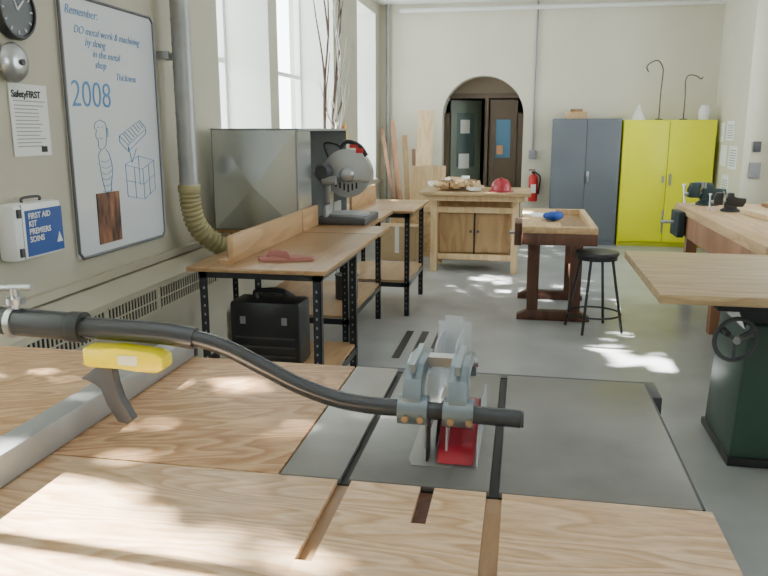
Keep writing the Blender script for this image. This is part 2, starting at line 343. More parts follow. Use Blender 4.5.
# radiator
o=Obj('radiator_cover',(-2,3.5,.4));xr=-1.93
o.prism('cover',[(XW+.0,0.0),(xr,0),(xr,.74),(XW+.04,.79),(XW,.79)],'xz',2.2,4.55,WALLSH)
gl=[];dk=[]
for a,b in ((2.3,3.1),(3.14,3.62),(3.66,4.4)):
    dk.append((xr-.01,xr+.002,a,b,.60,.71))
    y=a+.01
    while y<b-.01:
        gl.append((xr+.002,xr+.006,y,y+.010,.60,.71));y+=.03
    gl.append((xr+.002,xr+.008,a-.01,b+.01,.71,.72));gl.append((xr+.002,xr+.008,a-.01,b+.01,.59,.60))
    gl.append((xr+.002,xr+.008,a-.01,b+.01,.65,.656))
o.boxes('grille_recess',dk,DARK);o.boxes('louvres',gl,WALLSH)  # solid dark blocks painted as the shade behind the louvres
o.boxes('toe_vent',[(xr,xr+.003,2.3,4.4,.08,.14)],DARK)
# dust duct
yd=4.17
o=Obj('dust_duct',(-1.97,yd,1.2));o.cyl('riser',(-1.97,yd,1.2),(-1.97,yd,ZC-.002),.055,GALV2,28)
bands=[];z=1.25
while z<3.2:
    bands.append(((-1.97,yd,z),(-1.97,yd,z+.012),.0575));z+=.13
o.cyls('spiral_seams',bands,GALV2,28)
o.boxes('strap',[(XW,-2.02,yd-.07,yd-.05,1.95,1.99),(XW,-2.02,yd+.05,yd+.07,1.95,1.99)],STEEL)
pts=[(-1.97,yd,1.22),(-1.97,yd+.01,1.1),(-1.95,yd+.05,.97),(-1.88,yd+.14,.86),(-1.80,yd+.26,.80),(-1.70,yd+.4,.78)]
def ribr(t):return .060+.005*math.sin(t*2*pi*24)
o.tube('flex_hose',pts,ribr,HOSE,seg=18,sub=26)
o.lathe('collar',[(.062,0),(.068,.01),(.068,.04),(.062,.05)],(-1.97,yd,1.18),HOSE)
o=Obj('junction_box',(XW,4.41,1.3));o.box('body',XW,XW+.05,4.36,4.46,1.26,1.38,GREYIN,.006);o.cyl('conduit',(XW+.025,4.41,1.38),(XW+.025,4.41,ZC-.002),.012,WALLSH);o.box('cover',XW+.05,XW+.054,4.375,4.445,1.275,1.365,STEEL)
# ---------------------------------------------------------------- long bench (left)
def angle_leg(x,y,z0,z1,sx,sy):
    return [(x,x+.04,y,y+.004,z0,z1) if sx>0 else (x-.04,x,y,y+.004,z0,z1),
            (min(x,x+sx*.004),max(x,x+sx*.004),y,y+.04,z0,z1)]
def bench(name,x0,x1,y0,y1,zt,legs,shelf,top=BENCHTOP,poly=None,xl=None):
    o=Obj(name,((x0+x1)/2,(y0+y1)/2,0));xr_=x1 if xl is None else xl
    if poly:o.prism('top',poly,'xy',zt-.022,zt,top)
    else:o.box('top',x0,x1,y0,y1,zt-.022,zt,top,.003)
    l=[]
    for y in legs:
        l+=angle_leg(x0+.04,y,0,zt-.022,1,1);l+=angle_leg(xr_-.04,y,0,zt-.022,-1,1)
        l.append((x0+.04,xr_-.04,y,y+.004,zt-.062,zt-.022))
        l.append((x0+.04,xr_-.04,y,y+.004,shelf-.05,shelf-.01))
    for x in (x0+.04,xr_-.044):
        l.append((x,x+.004,legs[0],legs[-1]+.04,zt-.062,zt-.022));l.append((x,x+.004,legs[0],legs[-1]+.04,shelf-.05,shelf-.01))
    o.boxes('slotted_angle_frame',l,BLACKM)
    h=[]
    for y in legs:
        z=.06
        while z<zt-.08:
            h.append((xr_-.066,xr_-.058,y-.001,y,z,z+.012));h.append((x0+.058,x0+.066,y-.001,y,z,z+.012));z+=.045
    o.boxes('slots',h,GREYIN)
    o.box('shelf',x0+.05,xr_-.05,legs[0]+.01,legs[-1]+.03,shelf-.01,shelf+.008,BIRCH)
    return o
o=bench('long_workbench',-1.60,-.9,3.3,4.6,.9,[3.36,4.12],.3)
o.box('fence_board',-1.43,-1.40,3.42,4.6,.9,1.04,BIRCH,.003);o.box('fence_foot',-1.48,-1.43,3.42,4.5,.9,.918,BIRCH)
o=bench('saw_stand',-2.0,-.9,4.61,5.99,.9,[4.75,5.9],.3,xl=-1.1,poly=[(-2,4.61),(-.9,4.61),(-.9,5.0),(-1.05,5.0),(-1.05,5.99),(-2,5.99)])
o.box('fence_board',-1.43,-1.40,4.61,4.98,.9,1.04,BIRCH,.003)
o=bench('extension_workbench',-1.56,-.88,6.0,7.0,.9,[6.04,6.9],.3)
o.box('fence_board',-1.42,-1.395,6.0,7.0,.9,1.04,BIRCH,.003)
a0,a1,b0,b1,c0,c1=-2.02,-1.436,4.64,5.98,.901,1.56
o=Obj('dust_hood',(-1.75,5.3,.9))
o.boxes('panels',[(a0,a1,b0,b0+.004,c0,c1),(a0,a1,b1-.004,b1,c0,c1),(a0,a0+.004,b0,b1,c0,c1),(a0,a1,b0,b1,c1-.004,c1),(a0,a1,b0,b1,c0,c0+.004),(a1-.004,a1,b0,b0+.3,c0,c1)],GALV)
# cross-broken sheet: shallow pyramid folds on the near face
bm=bmesh.new();yy=b0-.001
c_=[(a0+.01,yy,c0+.01),(a1-.01,yy,c0+.01),(a1-.01,yy,c1-.01),(a0+.01,yy,c1-.01)]
ctr=bm.verts.new(((a0+a1)/2,yy-.035,(c0+c1)/2-.05));vv=[bm.verts.new(p) for p in c_]
for k in range(4):bm.faces.new((vv[k],vv[(k+1)%4],ctr))
o.put(bm,'cross_broken_face',GALV)
o.boxes('edge_flanges',[(a0,a1,b0-.005,b0,c1-.012,c1),(a1-.012,a1+.002,b0-.005,b0,c0,c1),(a1-.004,a1+.01,b0,b1,c1-.015,c1)],ALU)
# mitre saw
o=Obj('mitre_saw',(-1.27,5.22,.901),local=True)
o.box('base',-.15,.2,-.22,.26,.0,.05,DKGREY,.01);o.lathe('turntable',[(0,.05),(.16,.05),(.16,.065),(0,.065)],(0.02,0,0),ALU)
o.boxes('fence',[(-.1,-.085,-.21,-.03,.05,.13),(-.1,-.085,.03,.24,.05,.13)],ALU)
o.box('pivot_arm',-.15,-.09,-.05,.05,.05,.3,SAWG,.015)
o.tube('head_arm',[(-.13,0,.26),(-.10,0,.34),(-.02,0,.37)],.036,SAWG)
# upper fixed guard: hollow drum half + lower retractable guard with slots
R1=.178
up=[(.03+R1*math.cos(a),.34+R1*math.sin(a)) for a in [-.35+ (pi+.5)*k/28 for k in range(29)]]
o.prism('upper_guard',up,'xz',-.05,.045,SAWG,.006)
lo=[(.03+.165*math.cos(a),.34+.165*math.sin(a)) for a in [2*pi*k/40 for k in range(40)]]
o.prism('lower_guard',lo,'xz',-.032,.032,mat('guard_grey',(.30,.31,.32),.35,metal=.6),.004)
o.boxes('guard_slots',[(.03+dx,.042+dx,-.0335,-.032,.215+abs(dx)*.4,.27+abs(dx)*.2) for dx in (-.09,-.06,-.03,0,.03,.06)],DARK)
o.lathe('arbor_cap',[(0,-.075),(.035,-.075),(.05,-.065),(.055,-.05)],(.03,0,.34),STEEL,'y')
o.lathe('motor',[(0,.04),(.07,.04),(.075,.06),(.075,.2),(.06,.23),(0,.24)],(.0,0,.37),BLACK,'y')
o.lathe('motor_gearcase',[(0,-.15),(.045,-.15),(.06,-.13),(.062,-.04)],(-.13,0,.36),DKGREY,'y')
o.tube('handle',[(-.02,-.03,.52),(.02,-.03,.565),(.08,-.03,.56),(.13,-.03,.53),(.17,-.03,.47)],.016,BLACK)
o.boxes('trigger',[(.05,.11,-.045,-.015,.525,.55)],REDB);o.boxes('red_lockout',[(.10,.15,-.06,-.0,.49,.525)],REDB)
o.tube('cord',[(-.1,0,.42),(-.15,.02,.55),(-.05,-.02,.55),(.0,-.04,.5)],.008,BLACK)
o.lathe('dust_tube',[(.03,0),(.03,.1)],(-.13,-.12,.3),ALU,'x')
o=Obj('push_block',(-1.17,3.56,.9),rotz=.15,local=True)
o.prism('pad',[(-.13,-.05),(.0,-.055),(.02,-.03),(.13,-.025),(.14,0),(.13,.025),(.02,.03),(0,.055),(-.13,.05),(-.15,0)],'xy',.001,.022,PINK,.004)
o.prism('grip',[(-.11,.02),(-.09,.05),(-.05,.058),(0,.05),(.02,.02)],'xz',-.014,.014,PINK,.004)
o=Obj('tool_case',(-1.33,3.75,.31));o.box('body',-1.52,-1.13,3.62,3.82,.31,.66,BLACK,.02);o.tube('handle',[(-1.40,3.72,.655),(-1.40,3.72,.70),(-1.25,3.72,.70),(-1.25,3.72,.655)],.012,BLACK)
o.boxes('latches',[(-1.46,-1.43,3.615,3.62,.54,.58),(-1.23,-1.20,3.615,3.62,.54,.58)],GREYIN);o.boxes('ribs',[(-1.49,-1.16,3.615,3.62,.36+.05*k,.37+.05*k) for k in range(3)],DKGREY)
o=Obj('shop_vacuum',(-1.4,4.0,.309),local=True);o.lathe('tank',[(0,0),(.12,0),(.13,.02),(.13,.22),(.14,.23),(.12,.3),(.06,.34),(0,.35)],(0,0,0),DKGREY)
o=Obj('paint_tin',(-1.28,5.3,.31),local=True);o.lathe('can',[(0,0),(.085,0),(.085,.17),(.09,.175),(.09,.185),(.075,.18),(0,.18)],(0,0,0),DKGREY);o.tube('bail',[(-.085,0,.15),(-.06,0,.24),(.06,0,.24),(.085,0,.15)],.004,STEEL)
# ---------------------------------------------------------------- table saw
T=.86
o=Obj('table_saw',(-.05,1.7,0))
o.box('under_slab',-.47,.35,1.345,2.06,.815,T-.012,SLOT)
for n,(a,b),m_ in (('top_left',(-.47,-.343),IRONL),('top_centre',(-.325,-.044),IRON),('top_right',(-.025,.35),IRON)):
    o.box(n,a,b,1.345,2.06,T-.012,T,m_,.002)
o.box('side_skirt',.35,.356,1.35,2.05,.79,T-.002,BLACK)
o.boxes('rear_rail',[(-.47,.36,2.062,2.1,.80,.85)],BLACK);o.box('rail_end',.345,.385,1.97,2.1,.80,.852,BLACK,.004)
o.box('cabinet',-.36,.28,1.42,1.98,0,.815,mat('saw_cabinet',(.3,.32,.33),.5),.01)
o.prism('throat_plate',[(-.21,1.43),(-.13,1.43),(-.12,1.46),(-.12,1.78),(-.13,1.81),(-.21,1.81),(-.22,1.78),(-.22,1.46)],'xy',T,T+.0015,IRONL)
o.lathe('blade',[(0,-.0012),(.11,-.0012),(.115,0),(.11,.0012),(0,.0012)],(-.17,1.62,.815),STEEL,'x',48)
YP=1.45
o=Obj('blade_guard',(-.3,YP,1.0))
p0=[(-1.78,1.135),(-1.3,1.128),(-.95,1.118),(-.74,1.112),(-.63,1.092),(-.54,1.052),(-.46,1.015),(-.38,.990),(-.3,.98),(-.2,.978),(.012,.972)]
o.tube('pole',[(x,YP,z) for x,z in p0],.0185,PIPE,seg=20,sub=8)
o.tube('outer_sleeve',[(-1.78,YP,1.135),(-1.3,YP,1.128),(-.97,YP,1.118)],.032,PIPE,seg=24,sub=4)
o.tube('mid_sleeve',[(-.97,YP,1.118),(-.78,YP,1.114),(-.69,YP,1.106)],.0245,PIPE,seg=24,sub=4)
o.tube('collar',[(-.985,YP,1.1185),(-.955,YP,1.118)],.035,BLACKM,seg=24,sub=1);o.tube('collar_b',[(-1.135,YP,1.1215),(-1.12,YP,1.1215)],.036,STEEL,seg=24,sub=1)
o.cyl('pole_end',(.012,YP,.972),(.018,YP,.972),.017,DKGREY)
o.cyl('support_post',(-1.78,YP,0),(-1.78,YP,1.17),.03,PIPE);o.box('support_foot',-1.86,-1.72,YP-.2,YP+.2,0,.03,PIPE)
o.cyl('clamp_screw',(-1.12,YP,1.15),(-1.12,YP,1.205),.009,STEEL);o.cyls('clamp_tbar',[((-1.16,YP,1.2),(-1.075,YP,1.205),.008)],STEEL);o.cyl('clamp_knob',(-1.12,YP,1.165),(-1.12,YP,1.18),.02,STEEL)
o.prism('yellow_handle',[(-.93,1.048),(-.93,1.088),(-.85,1.090),(-.76,1.084),(-.742,1.075),(-.742,1.048),(-.76,1.038),(-.80,1.041),(-.84,1.045),(-.915,1.043)],'xz',YP-.055,YP-.005,YEL,.006)
o.box('handle_label',-.845,-.80,YP-.0565,YP-.055,1.054,1.076,mat('label_pale',(.7,.7,.5),.5))
o.prism('lever',[(-.95,1.01),(-.91,1.04),(-.87,1.047),(-.87,1.00),(-.86,.965),(-.842,.94),(-.83,.922),(-.845,.910),(-.868,.915),(-.892,.955),(-.90,.992),(-.915,1.003)],'xz',YP-.038,YP-.014,DKGREY,.003)
prof=[(1.425,.965),(1.43,1.01),(1.45,1.045),(1.49,1.065),(1.56,1.068),(1.64,1.055),(1.71,1.03),(1.77,.985),(1.79,.95),
      (1.765,.95),(1.74,.985),(1.68,1.02),(1.60,1.035),(1.53,1.035),(1.50,1.02),(1.485,.99),(1.48,.955)]
for k,(a,b) in enumerate(((-.232,-.192),(-.138,-.098))):
    o.prism('arm_casting_%d'%(k+1),prof,'yz',a,b,BLUEG,.004)
    o.cyl('arm_clamp_%d'%(k+1),(a-.008,YP,.977),(b+.014,YP,.977),.031,BLUEG,24)
    o.cyls('pivot_pin_%d'%(k+1),[((a-.01,1.66,1.02),(b+.01,1.66,1.02),.010)],STEEL)
    o.boxes('rib_%d'%(k+1),[(a+.014,b-.014,1.44,1.60,1.06,1.078)],BLUEG)
o.boxes('web',[(-.192,-.138,1.55,1.585,1.04,1.062)],STEEL)
for k,x in enumerate((-.222,-.19,-.128,-.09)):
    o.cyl('bolt_%d'%(k+1),(x,YP-.042,.97),(x,YP-.02,.97),.007,BRASS,10)
side=[(1.46,.885),(1.47,.97),(1.53,1.03),(1.7,1.06),(1.86,1.045),(1.92,.98),(1.93,.89)]
o.prism('shield_left',side,'yz',-.190,-.186,POLY);o.prism('shield_right',side,'yz',-.142,-.138,POLY)
o.prism('shield_outer',[(1.43,.868),(1.44,.935),(1.60,.96),(1.78,.93),(1.80,.868)],'yz',-.075,-.072,POLY)
o.boxes('shield_rear',[(-.186,-.142,1.84,1.844,.90,1.085),(-.21,-.12,1.9,1.904,.87,1.055)],POLY)
o.prism('red_cover',[(1.44,.863),(1.47,.89),(1.54,.925),(1.64,.94),(1.70,.92),(1.73,.863)],'yz',-.160,-.080,RED,.006)
o.prism('riving_knife',[(1.5,.862),(1.5,.95),(1.46,.97),(1.45,.862)],'yz',-.182,-.178,BLACK)
o=Obj('rip_fence',(-1.0,1.2,T));o.box('beam',-1.05,-.985,.35,2.06,T+.002,T+.068,ALU,.004);o.box('end_cap',-1.055,-.98,2.06,2.075,T+.001,T+.07,DKGREY,.003)
o=Obj('plywood_wing_table',(-1.1,1.7,0));o.box('top',-1.7,-.474,1.345,2.06,T-.02,T,PLY2,.002)
o.boxes('apron',[(-1.66,-.5,2.0,2.03,T-.12,T-.02),(-1.66,-.5,1.38,1.41,T-.12,T-.02)],BIRCH);o.boxes('legs',[(-1.66,-1.6,1.92,1.98,0,T-.02),(-1.66,-1.6,1.6,1.66,0,T-.02)],BIRCH)
o=Obj('plywood_outfeed_table',(-.6,.8,0))
o.box('top_left',-1.6,-.347,.25,1.34,T-.012,T,PLY,.0015)
for n,bx in {'slot_fill':(-.347,-.318,.25,1.05),'mid_a':(-.318,-.178,.25,1.34),'mid_kerf':(-.178,-.150,.25,1.2),'mid_b':(-.150,-.049,.25,1.34),'top_right':(-.018,.365,.25,1.34)}.items():
    o.box(n,*bx,T-.012,T,PLY)
o.box('slot_bed',-.38,.0,.25,1.338,T-.0128,T-.0122,BENCHTOP)
o.box('sub_top',-1.6,.365,.25,1.338,T-.03,T-.013,BIRCH)
o.prism('kerf_shade',[(-.178,1.2),(-.150,1.2),(-.150,1.3),(-.14,1.337),(-.178,1.337)],'xy',T-.012,T-.0115,DARKW)  # thin dark sheet painting the shade at the bottom of the kerf
o.boxes('frame',[(-1.55,.33,.28,.31,T-.13,T-.03),(-1.55,.33,1.28,1.31,T-.13,T-.03)],BIRCH)
o.boxes('legs',[(x,x+.07,y,y+.07,0,T-.03) for x in (-1.53,.24) for y in (.33,1.2)],BIRCH)
# ---------------------------------------------------------------- right machine
o=Obj('jointer',(1.15,3.7,0))
o.box('wood_cover',.56,1.30,3.08,4.2,.86,.9,OAKX,.004)
o.box('table_plate',.80,1.26,3.14,4.14,.825,.86,BLACK,.004)
o.prism('neck',[(1.04,.62),(1.36,.62),(1.28,.825),(.96,.825)],'xz',3.55,3.95,BLACKM)
o.prism('cabinet',[(1.0,0.03),(1.42,.03),(1.39,.68),(1.03,.68)],'xz',3.5,4.0,GREEN,.015);o.box('foot',.99,1.43,3.48,4.02,0,.04,BLACK,.005)
o.box('switch',1.2,1.26,3.485,3.50,.5,.6,BLACK,.004)
ring=[(.95+.095*math.cos(a),3.40+.03*math.cos(a),.64+.095*math.sin(a)) for a in [2*pi*k/24 for k in range(25)]]
o.tube('hand_wheel_rim',ring,.010,DKGREY,sub=1,seg=8)
o.cyls('hand_wheel_spokes',[((.95,3.40,.64),(.95+.095*math.cos(a),3.40+.03*math.cos(a),.64+.095*math.sin(a)),.009) for a in (.5,2.6,4.7)],DKGREY)
o.cyl('hand_wheel_shaft',(.95,3.38,.64),(1.08,3.55,.64),.018,STEEL);o.cyl('crank_handle',(.89,3.30,.69),(.89,3.38,.69),.013,BLACK)
# ---------------------------------------------------------------- right bench
o=Obj('joinery_bench',(1.9,5.8,0))
o.box('top',1.37,2.55,4.5,7.15,.83,.9,OAK,.005)
o.box('apron',1.39,1.43,4.55,7.1,.64,.83,REDW,.004);o.box('apron_end',1.43,2.5,7.06,7.1,.70,.83,REDW)
o.boxes('legs',[(x,x+.09,y,y+.09,0,.83) for x in (1.45,2.4) for y in (4.65,5.9,6.95)],REDW)
o.box('shelf',1.5,2.45,4.7,7.0,.25,.28,REDW);o.box('end_block',1.37,1.47,7.15,7.19,.62,.88,REDW,.004)
o.box('vise_jaw_wood',1.31,1.37,6.7,7.0,.64,.86,VGREEN,.008);o.cyl('vise_screw',(1.2,6.85,.76),(1.34,6.85,.76),.014,STEEL);o.cyl('vise_t_handle',(1.21,6.85,.66),(1.21,6.85,.86),.008,STEEL)
def vise(x,y,z,rz,m,s=1.0):
    o=Obj('bench_vise',(x,y,z),rotz=rz,local=True);o.e.scale=(s,s,s)
    o.lathe('swivel_base',[(0,0),(.075,0),(.075,.015),(.05,.03),(.05,.045),(0,.045)],(0,0,0),m)
    o.prism('body',[(-.05,.04),(.09,.04),(.11,.08),(.11,.11),(.02,.11),(.02,.15),(-.03,.15),(-.03,.09),(-.05,.07)],'xz',-.035,.035,m,.006)
    o.prism('moving_jaw',[(-.13,.05),(-.06,.05),(-.06,.15),(-.11,.15),(-.13,.11)],'xz',-.035,.035,m,.006)
    o.boxes('jaw_plates',[(-.06,-.053,-.05,.05,.115,.155),(-.037,-.03,-.05,.05,.115,.155)],STEEL)
    o.cyl('screw',(-.16,0,.075),(.05,0,.075),.013,STEEL);o.cyl('t_handle',(-.155,-.015,.02),(-.155,.02,.13),.007,STEEL)
    o.cyls('knobs',[((-.155,-.017,.012),(-.155,-.013,.025),.012),((-.155,.018,.125),(-.155,.022,.138),.012)],STEEL)
vise(1.60,6.98,.901,0.1,VGREEN,1.3);vise(1.66,6.45,.901,-.15,BLACKM,1.0)
o=Obj('timber_planks',(1.9,6.1,.901));o.box('board',1.76,1.90,5.2,6.25,.901,.94,PINE,.003,M=Rz(.12,(1.84,5.8,0)));o.box('board_b',2.05,2.25,5.0,7.0,.901,.93,REDW,.003)
# ---------------------------------------------------------------- middle workbench
o=Obj('storage_workbench',(-.52,8.35,0))
o.box('top',-1.12,.08,7.95,8.75,.86,.9,OAKX,.006);o.boxes('top_apron',[(-1.06,.02,8.02,8.05,.80,.86)],PINE)
o.box('carcass',-.92,-.12,8.22,8.62,.12,.80,BIRCH,.004)
o.boxes('posts',[(a,a+.07,b,b+.07,0,.86) for a in (-1.0,-.11) for b in (8.12,8.6)],PINE)
o.boxes('rails',[(-.93,-.11,8.15,8.19,.14,.2),(-.93,-.11,8.15,8.19,.66,.72)],PINE)
o.boxes('door_panels',[(-.90,-.53,8.2,8.218,.21,.65),(-.51,-.14,8.2,8.218,.21,.65)],PANELW);o.boxes('door_gap',[(-.53,-.51,8.21,8.219,.2,.65)],DARK)
o.cyls('knobs',[((-.56,8.17,.45),(-.56,8.2,.45),.015),((-.48,8.17,.45),(-.48,8.2,.45),.015)],DKGREY)
o=Obj('wood_offcuts',(-.7,8.2,.9))
for part,m,n in (('pale_pieces',PINE,34),('brown_pieces',BENCHTOP,18),('white_pieces',PAPER,9)):
    bm=bmesh.new()
    for k in range(n):
        x=random.uniform(-1.0,-.52);y=random.uniform(8.05,8.5);z=.902+random.uniform(.0,.11)*max(0,1-abs(x+.75)/.4)
        b2=bmesh.new();addbox(b2,-random.uniform(.03,.09),random.uniform(.03,.09),-random.uniform(.02,.05),.03,0,random.uniform(.015,.05))
        b2.transform(Matrix.Rotation(random.uniform(0,3),4,'Z')@Matrix.Rotation(random.uniform(-.2,.6),4,'X'))
        mz=min(v.co.z for v in b2.verts);b2.transform(Matrix.Translation((x,y,z-mz)))
        me=bpy.data.meshes.new('t');b2.to_mesh(me);b2.free();bm.from_mesh(me)
    o.put(bm,part,m)
o=Obj('hard_hat',(-.24,8.12,.901),local=True)
o.lathe('shell',[(.11,0),(.105,.05),(.09,.10),(.06,.13),(.02,.142),(0,.143)],(0,0,0),RED);o.lathe('brim',[(.108,0),(.135,-.0),(.135,.008),(.108,.012)],(0,-.01,0),RED)
o.boxes('crest',[(-.012,.012,-.08,.08,.12,.148)],RED)
# ---------------------------------------------------------------- crate, boards
o=Obj('plywood_crate',(-1.3,9.2,0));o.box('body',-1.62,-1.05,9.1,9.55,0,.62,OAK,.004);o.boxes('battens',[(-1.62,-1.05,9.08,9.1,0,.06),(-1.62,-1.05,9.08,9.1,.56,.62)],PINE)
o.box('top_panel',-1.4,-.96,9.2,9.22,.62,1.12,PINE,M=Matrix.Translation((0,9.2,.62))@Matrix.Rotation(-.15,4,'X')@Matrix.Translation((0,-9.2,-.62)))
o=Obj('cardboard_box',(-1.5,9.0,0));o.boxes('carton',[(-1.72,-1.25,8.7,9.02,0,.42)],CARD);o.boxes('flaps',[(-1.74,-1.72,8.68,9.03,.36,.42),(-1.25,-1.23,8.68,9.03,.36,.42)],CARD);o.box('tape',-1.5,-1.45,8.695,8.70,.1,.42,PAPER)
o=Obj('leaning_boards',(-1.5,10.4,0))
bl=[(-1.40,.22,1.85,PINE,.02),(-1.62,.06,1.72,REDW,-.30),(-1.56,.07,1.5,BENCHTOP,-.18),(-1.70,.05,1.62,REDW,-.42),(-1.5,.05,1.3,REDW,-.1),(-1.7,.05,1.4,REDW,-.25)]
for k,(x,w,h,m,t) in enumerate(bl):
    M=Matrix.Translation((x,10.2+.03*k,0.02))@Matrix.Rotation(t*.5,4,'Y')@Matrix.Rotation(-.22,4,'X')
    o.box('board_%d'%(k+1),-w/2,w/2,0,.02,0,h,m,M=M)
# twigs in window
o=Obj('twig_branch',(-1.98,7.6,1.1))
def br(p,dirv,L_,r,depth,out):
    pts=[p];q=Vector(p);dv=Vector(dirv)
    for k in range(4):
        dv=(dv+Vector((random.uniform(-.05,.05),random.uniform(-.22,.22),random.uniform(0,.12)))).normalized()
        q=q+dv*L_/4;pts.append(tuple(q))
        if depth>0 and k>=0:
            nd=(dv+Vector((random.uniform(-.05,.05),random.choice((-1,1))*random.uniform(.4,1.1),random.uniform(-.1,.4)))).normalized()
            br(tuple(q),nd,L_*.45,r*.65,depth-1,out)
    out.append((pts,lambda t,r=r:r*(1-.6*t)))
L1=[];br((-2.03,7.7,1.14),(.0,.05,1),1.35,.018,2,L1);br((-2.03,7.6,1.14),(0.0,-.2,1),1.8,.018,1,L1);o.tubes('dark_twigs',L1,TWIG,seg=6,sub=3)
L2=[];br((-2.02,8.0,1.14),(.05,.05,1),1.25,.016,2,L2);br((-2.02,8.0,1.14),(.05,.3,1),.95,.014,2,L2);o.tubes('pale_twigs',L2,TWIGW,seg=6,sub=3)
o.lathe('pot',[(0,0),(.06,0),(.075,.2),(.07,.2),(.06,.03),(0,.03)],(-2.03,7.7,1.126),ORANGE)
o=Obj('safety_sign',(XW,8.6,1.3));o.prism('plate',[(8.5,1.38),(8.75,1.46),(8.65,1.66)],'yz',XW+.01,XW+.015,YEL);o.box('red_plate',XW,XW+.01,8.45,8.7,1.4,1.6,REDB)
# ---------------------------------------------------------------- small bench
o=Obj('small_workbench',(.3,6.5,0))
o.box('top',.0,.30,5.8,7.2,.76,.82,OAK,.005);o.box('top_rear_rail',.52,.57,5.8,7.2,.76,.82,OAK,.004);o.box('tool_well',.30,.52,5.8,7.2,.75,.77,BENCHTOP)
o.boxes('well_ends',[(.30,.52,5.8,5.86,.76,.82),(.30,.52,7.14,7.2,.76,.82)],OAK)
o.box('front_apron',.0,.57,5.79,5.81,.68,.77,DARKW,.003)
for y in (6.15,6.95):
    o.boxes('trestle',[(.06,.15,y-.04,y+.04,.08,.75),(.40,.49,y-.04,y+.04,.08,.75),(.06,.49,y-.03,y+.03,.64,.75)],DARKW)
    o.prism('foot',[(-.02,0),(.57,0),(.57,.04),(.49,.08),(.06,.08),(-.02,.04)],'xz',y-.045,y+.045,DARKW,.004)
o.boxes('stretchers',[(.09,.12,6.15,6.95,.25,.35),(.43,.46,6.15,6.95,.25,.35)],DARKW)
o.box('vise_jaw',-.06,-.0,6.0,6.4,.64,.82,DARKW,.006);o.cyl('vise_screw',(-.10,6.2,.72),(0,6.2,.72),.015,STEEL)
o=Obj('blue_rag',(.25,6.2,.821),local=True);o.ball('fold_a',(0,0,.04),(.07,.09,.038),BLUER);o.ball('fold_b',(.04,.1,.035),(.045,.08,.033),BLUER);o.ball('fold_c',(-.04,.11,.03),(.045,.06,.028),BLUER)
o=Obj('paper_sheet',(.12,6.6,.821));o.box('sheet',.04,.2,6.5,6.8,.821,.823,PAPER,M=Rz(.3,(.12,6.65,0)))
# stool
o=Obj('stool',(.58,5.88,0),rotz=.35,local=True)
o.lathe('seat',[(0,.60),(.16,.60),(.168,.612),(.165,.628),(.15,.632),(0,.628)],(0,0,0),BLACK);o.lathe('seat_band',[(.15,.57),(.155,.57),(.155,.6),(.15,.6)],(0,0,0),BLACKM)
o.cyls('legs',[((.12*math.cos(a),.12*math.sin(a),.60),(.23*math.cos(a),.23*math.sin(a),0.006),.011) for a in [pi/4+k*pi/2 for k in range(4)]],BLACKM)
ring=[(.205*math.cos(a),.205*math.sin(a),.14) for a in [2*pi*k/28 for k in range(29)]];o.tube('foot_ring',ring,.008,BLACKM,sub=1,seg=8)
# ---------------------------------------------------------------- cabinets
def cabinet(name,x0,x1,y0,y1,h,m,hx):
    o=Obj(name,((x0+x1)/2,(y0+y1)/2,0));xc=(x0+x1)/2
    o.box('carcass',x0,x1,y0+.02,y1,.0,h,m,.004)
    o.box('door_left',x0+.012,xc-.003,y0,y0+.02,.07,h-.02,m,.004);o.box('door_right',xc+.003,x1-.012,y0,y0+.02,.07,h-.02,m,.004)
    o.box('door_gap',xc-.005,xc+.005,y0+.012,y0+.021,.07,h-.02,DARK)
    return o,xc
o,xc=cabinet('grey_storage_cabinet',.36,1.25,10.45,10.86,1.70,GCAB,0)
o.box('handle_plate',xc+.02,xc+.05,10.43,10.45,.85,1.0,STEEL,.003);o.cyl('handle',(xc+.035,10.40,.93),(xc+.035,10.44,.93),.015,STEEL)
o,xc=cabinet('yellow_storage_cabinet',1.275,2.44,10.45,10.86,1.68,YCAB,0)
o.boxes('handle',[(xc+.03,xc+.06,10.425,10.45,.83,.98)],STEEL);o.boxes('handle_left',[(xc-.06,xc-.03,10.435,10.45,.86,.95)],STEEL)
o.boxes('hinges',[(x,x+.02,10.44,10.452,z,z+.08) for x in (1.28,2.415) for z in (.2,.85,1.45)],YCAB)
o.box('kick',1.29,2.43,10.46,10.47,.0,.06,mat('kick_yellow',(.45,.45,.02),.5))
o=Obj('wooden_box',(.67,10.6,1.7));o.box('body',.52,.80,10.5,10.72,1.70,1.79,OAK,.004);o.box('lid',.58,.74,10.52,10.70,1.79,1.83,BENCHTOP,.004)
o=Obj('plastic_funnel',(1.47,10.6,1.68));o.lathe('cone',[(.09,0),(.085,.02),(.02,.16),(.015,.2),(0,.2)],(1.47,10.6,1.68),WHITE)
o=Obj('plastic_bottle',(2.31,10.6,1.68));o.lathe('body',[(0,0),(.07,0),(.075,.02),(.075,.13),(.05,.17),(.05,.19),(0,.19)],(2.3,10.6,1.68),WHITE)
def gooseneck(x,h,r):
    o=Obj('gooseneck_stand',(x,10.6,1.68),local=True)
    o.lathe('base',[(0,0),(.05,0),(.05,.012),(.012,.02),(0,.02)],(0,0,0),DKGREY)
    o.tube('stem',[(0,0,.01),(0,0,h*.5),(.01,0,h*.85),(0,0,h),(-r*.7,0,h+r*.9),(-r*1.7,0,h+r*.6),(-r*2.2,0,h-.0),(-r*1.9,0,h-r*.7)],.008,DKGREY)
gooseneck(1.73,.68,.09)
o=Obj('gooseneck_stand',(2.04,10.6,1.68),local=True);o.lathe('base',[(0,0),(.05,0),(.05,.012),(.012,.02),(0,.02)],(0,0,0),DKGREY)
o.tube('stem',[(0,0,.01),(0,0,.3),(-.01,0,.5),(.03,0,.57),(.12,0,.56),(.18,0,.52),(.2,0,.55)],.007,DKGREY)
o=Obj('wall_notices',(2.497,10,1.4))
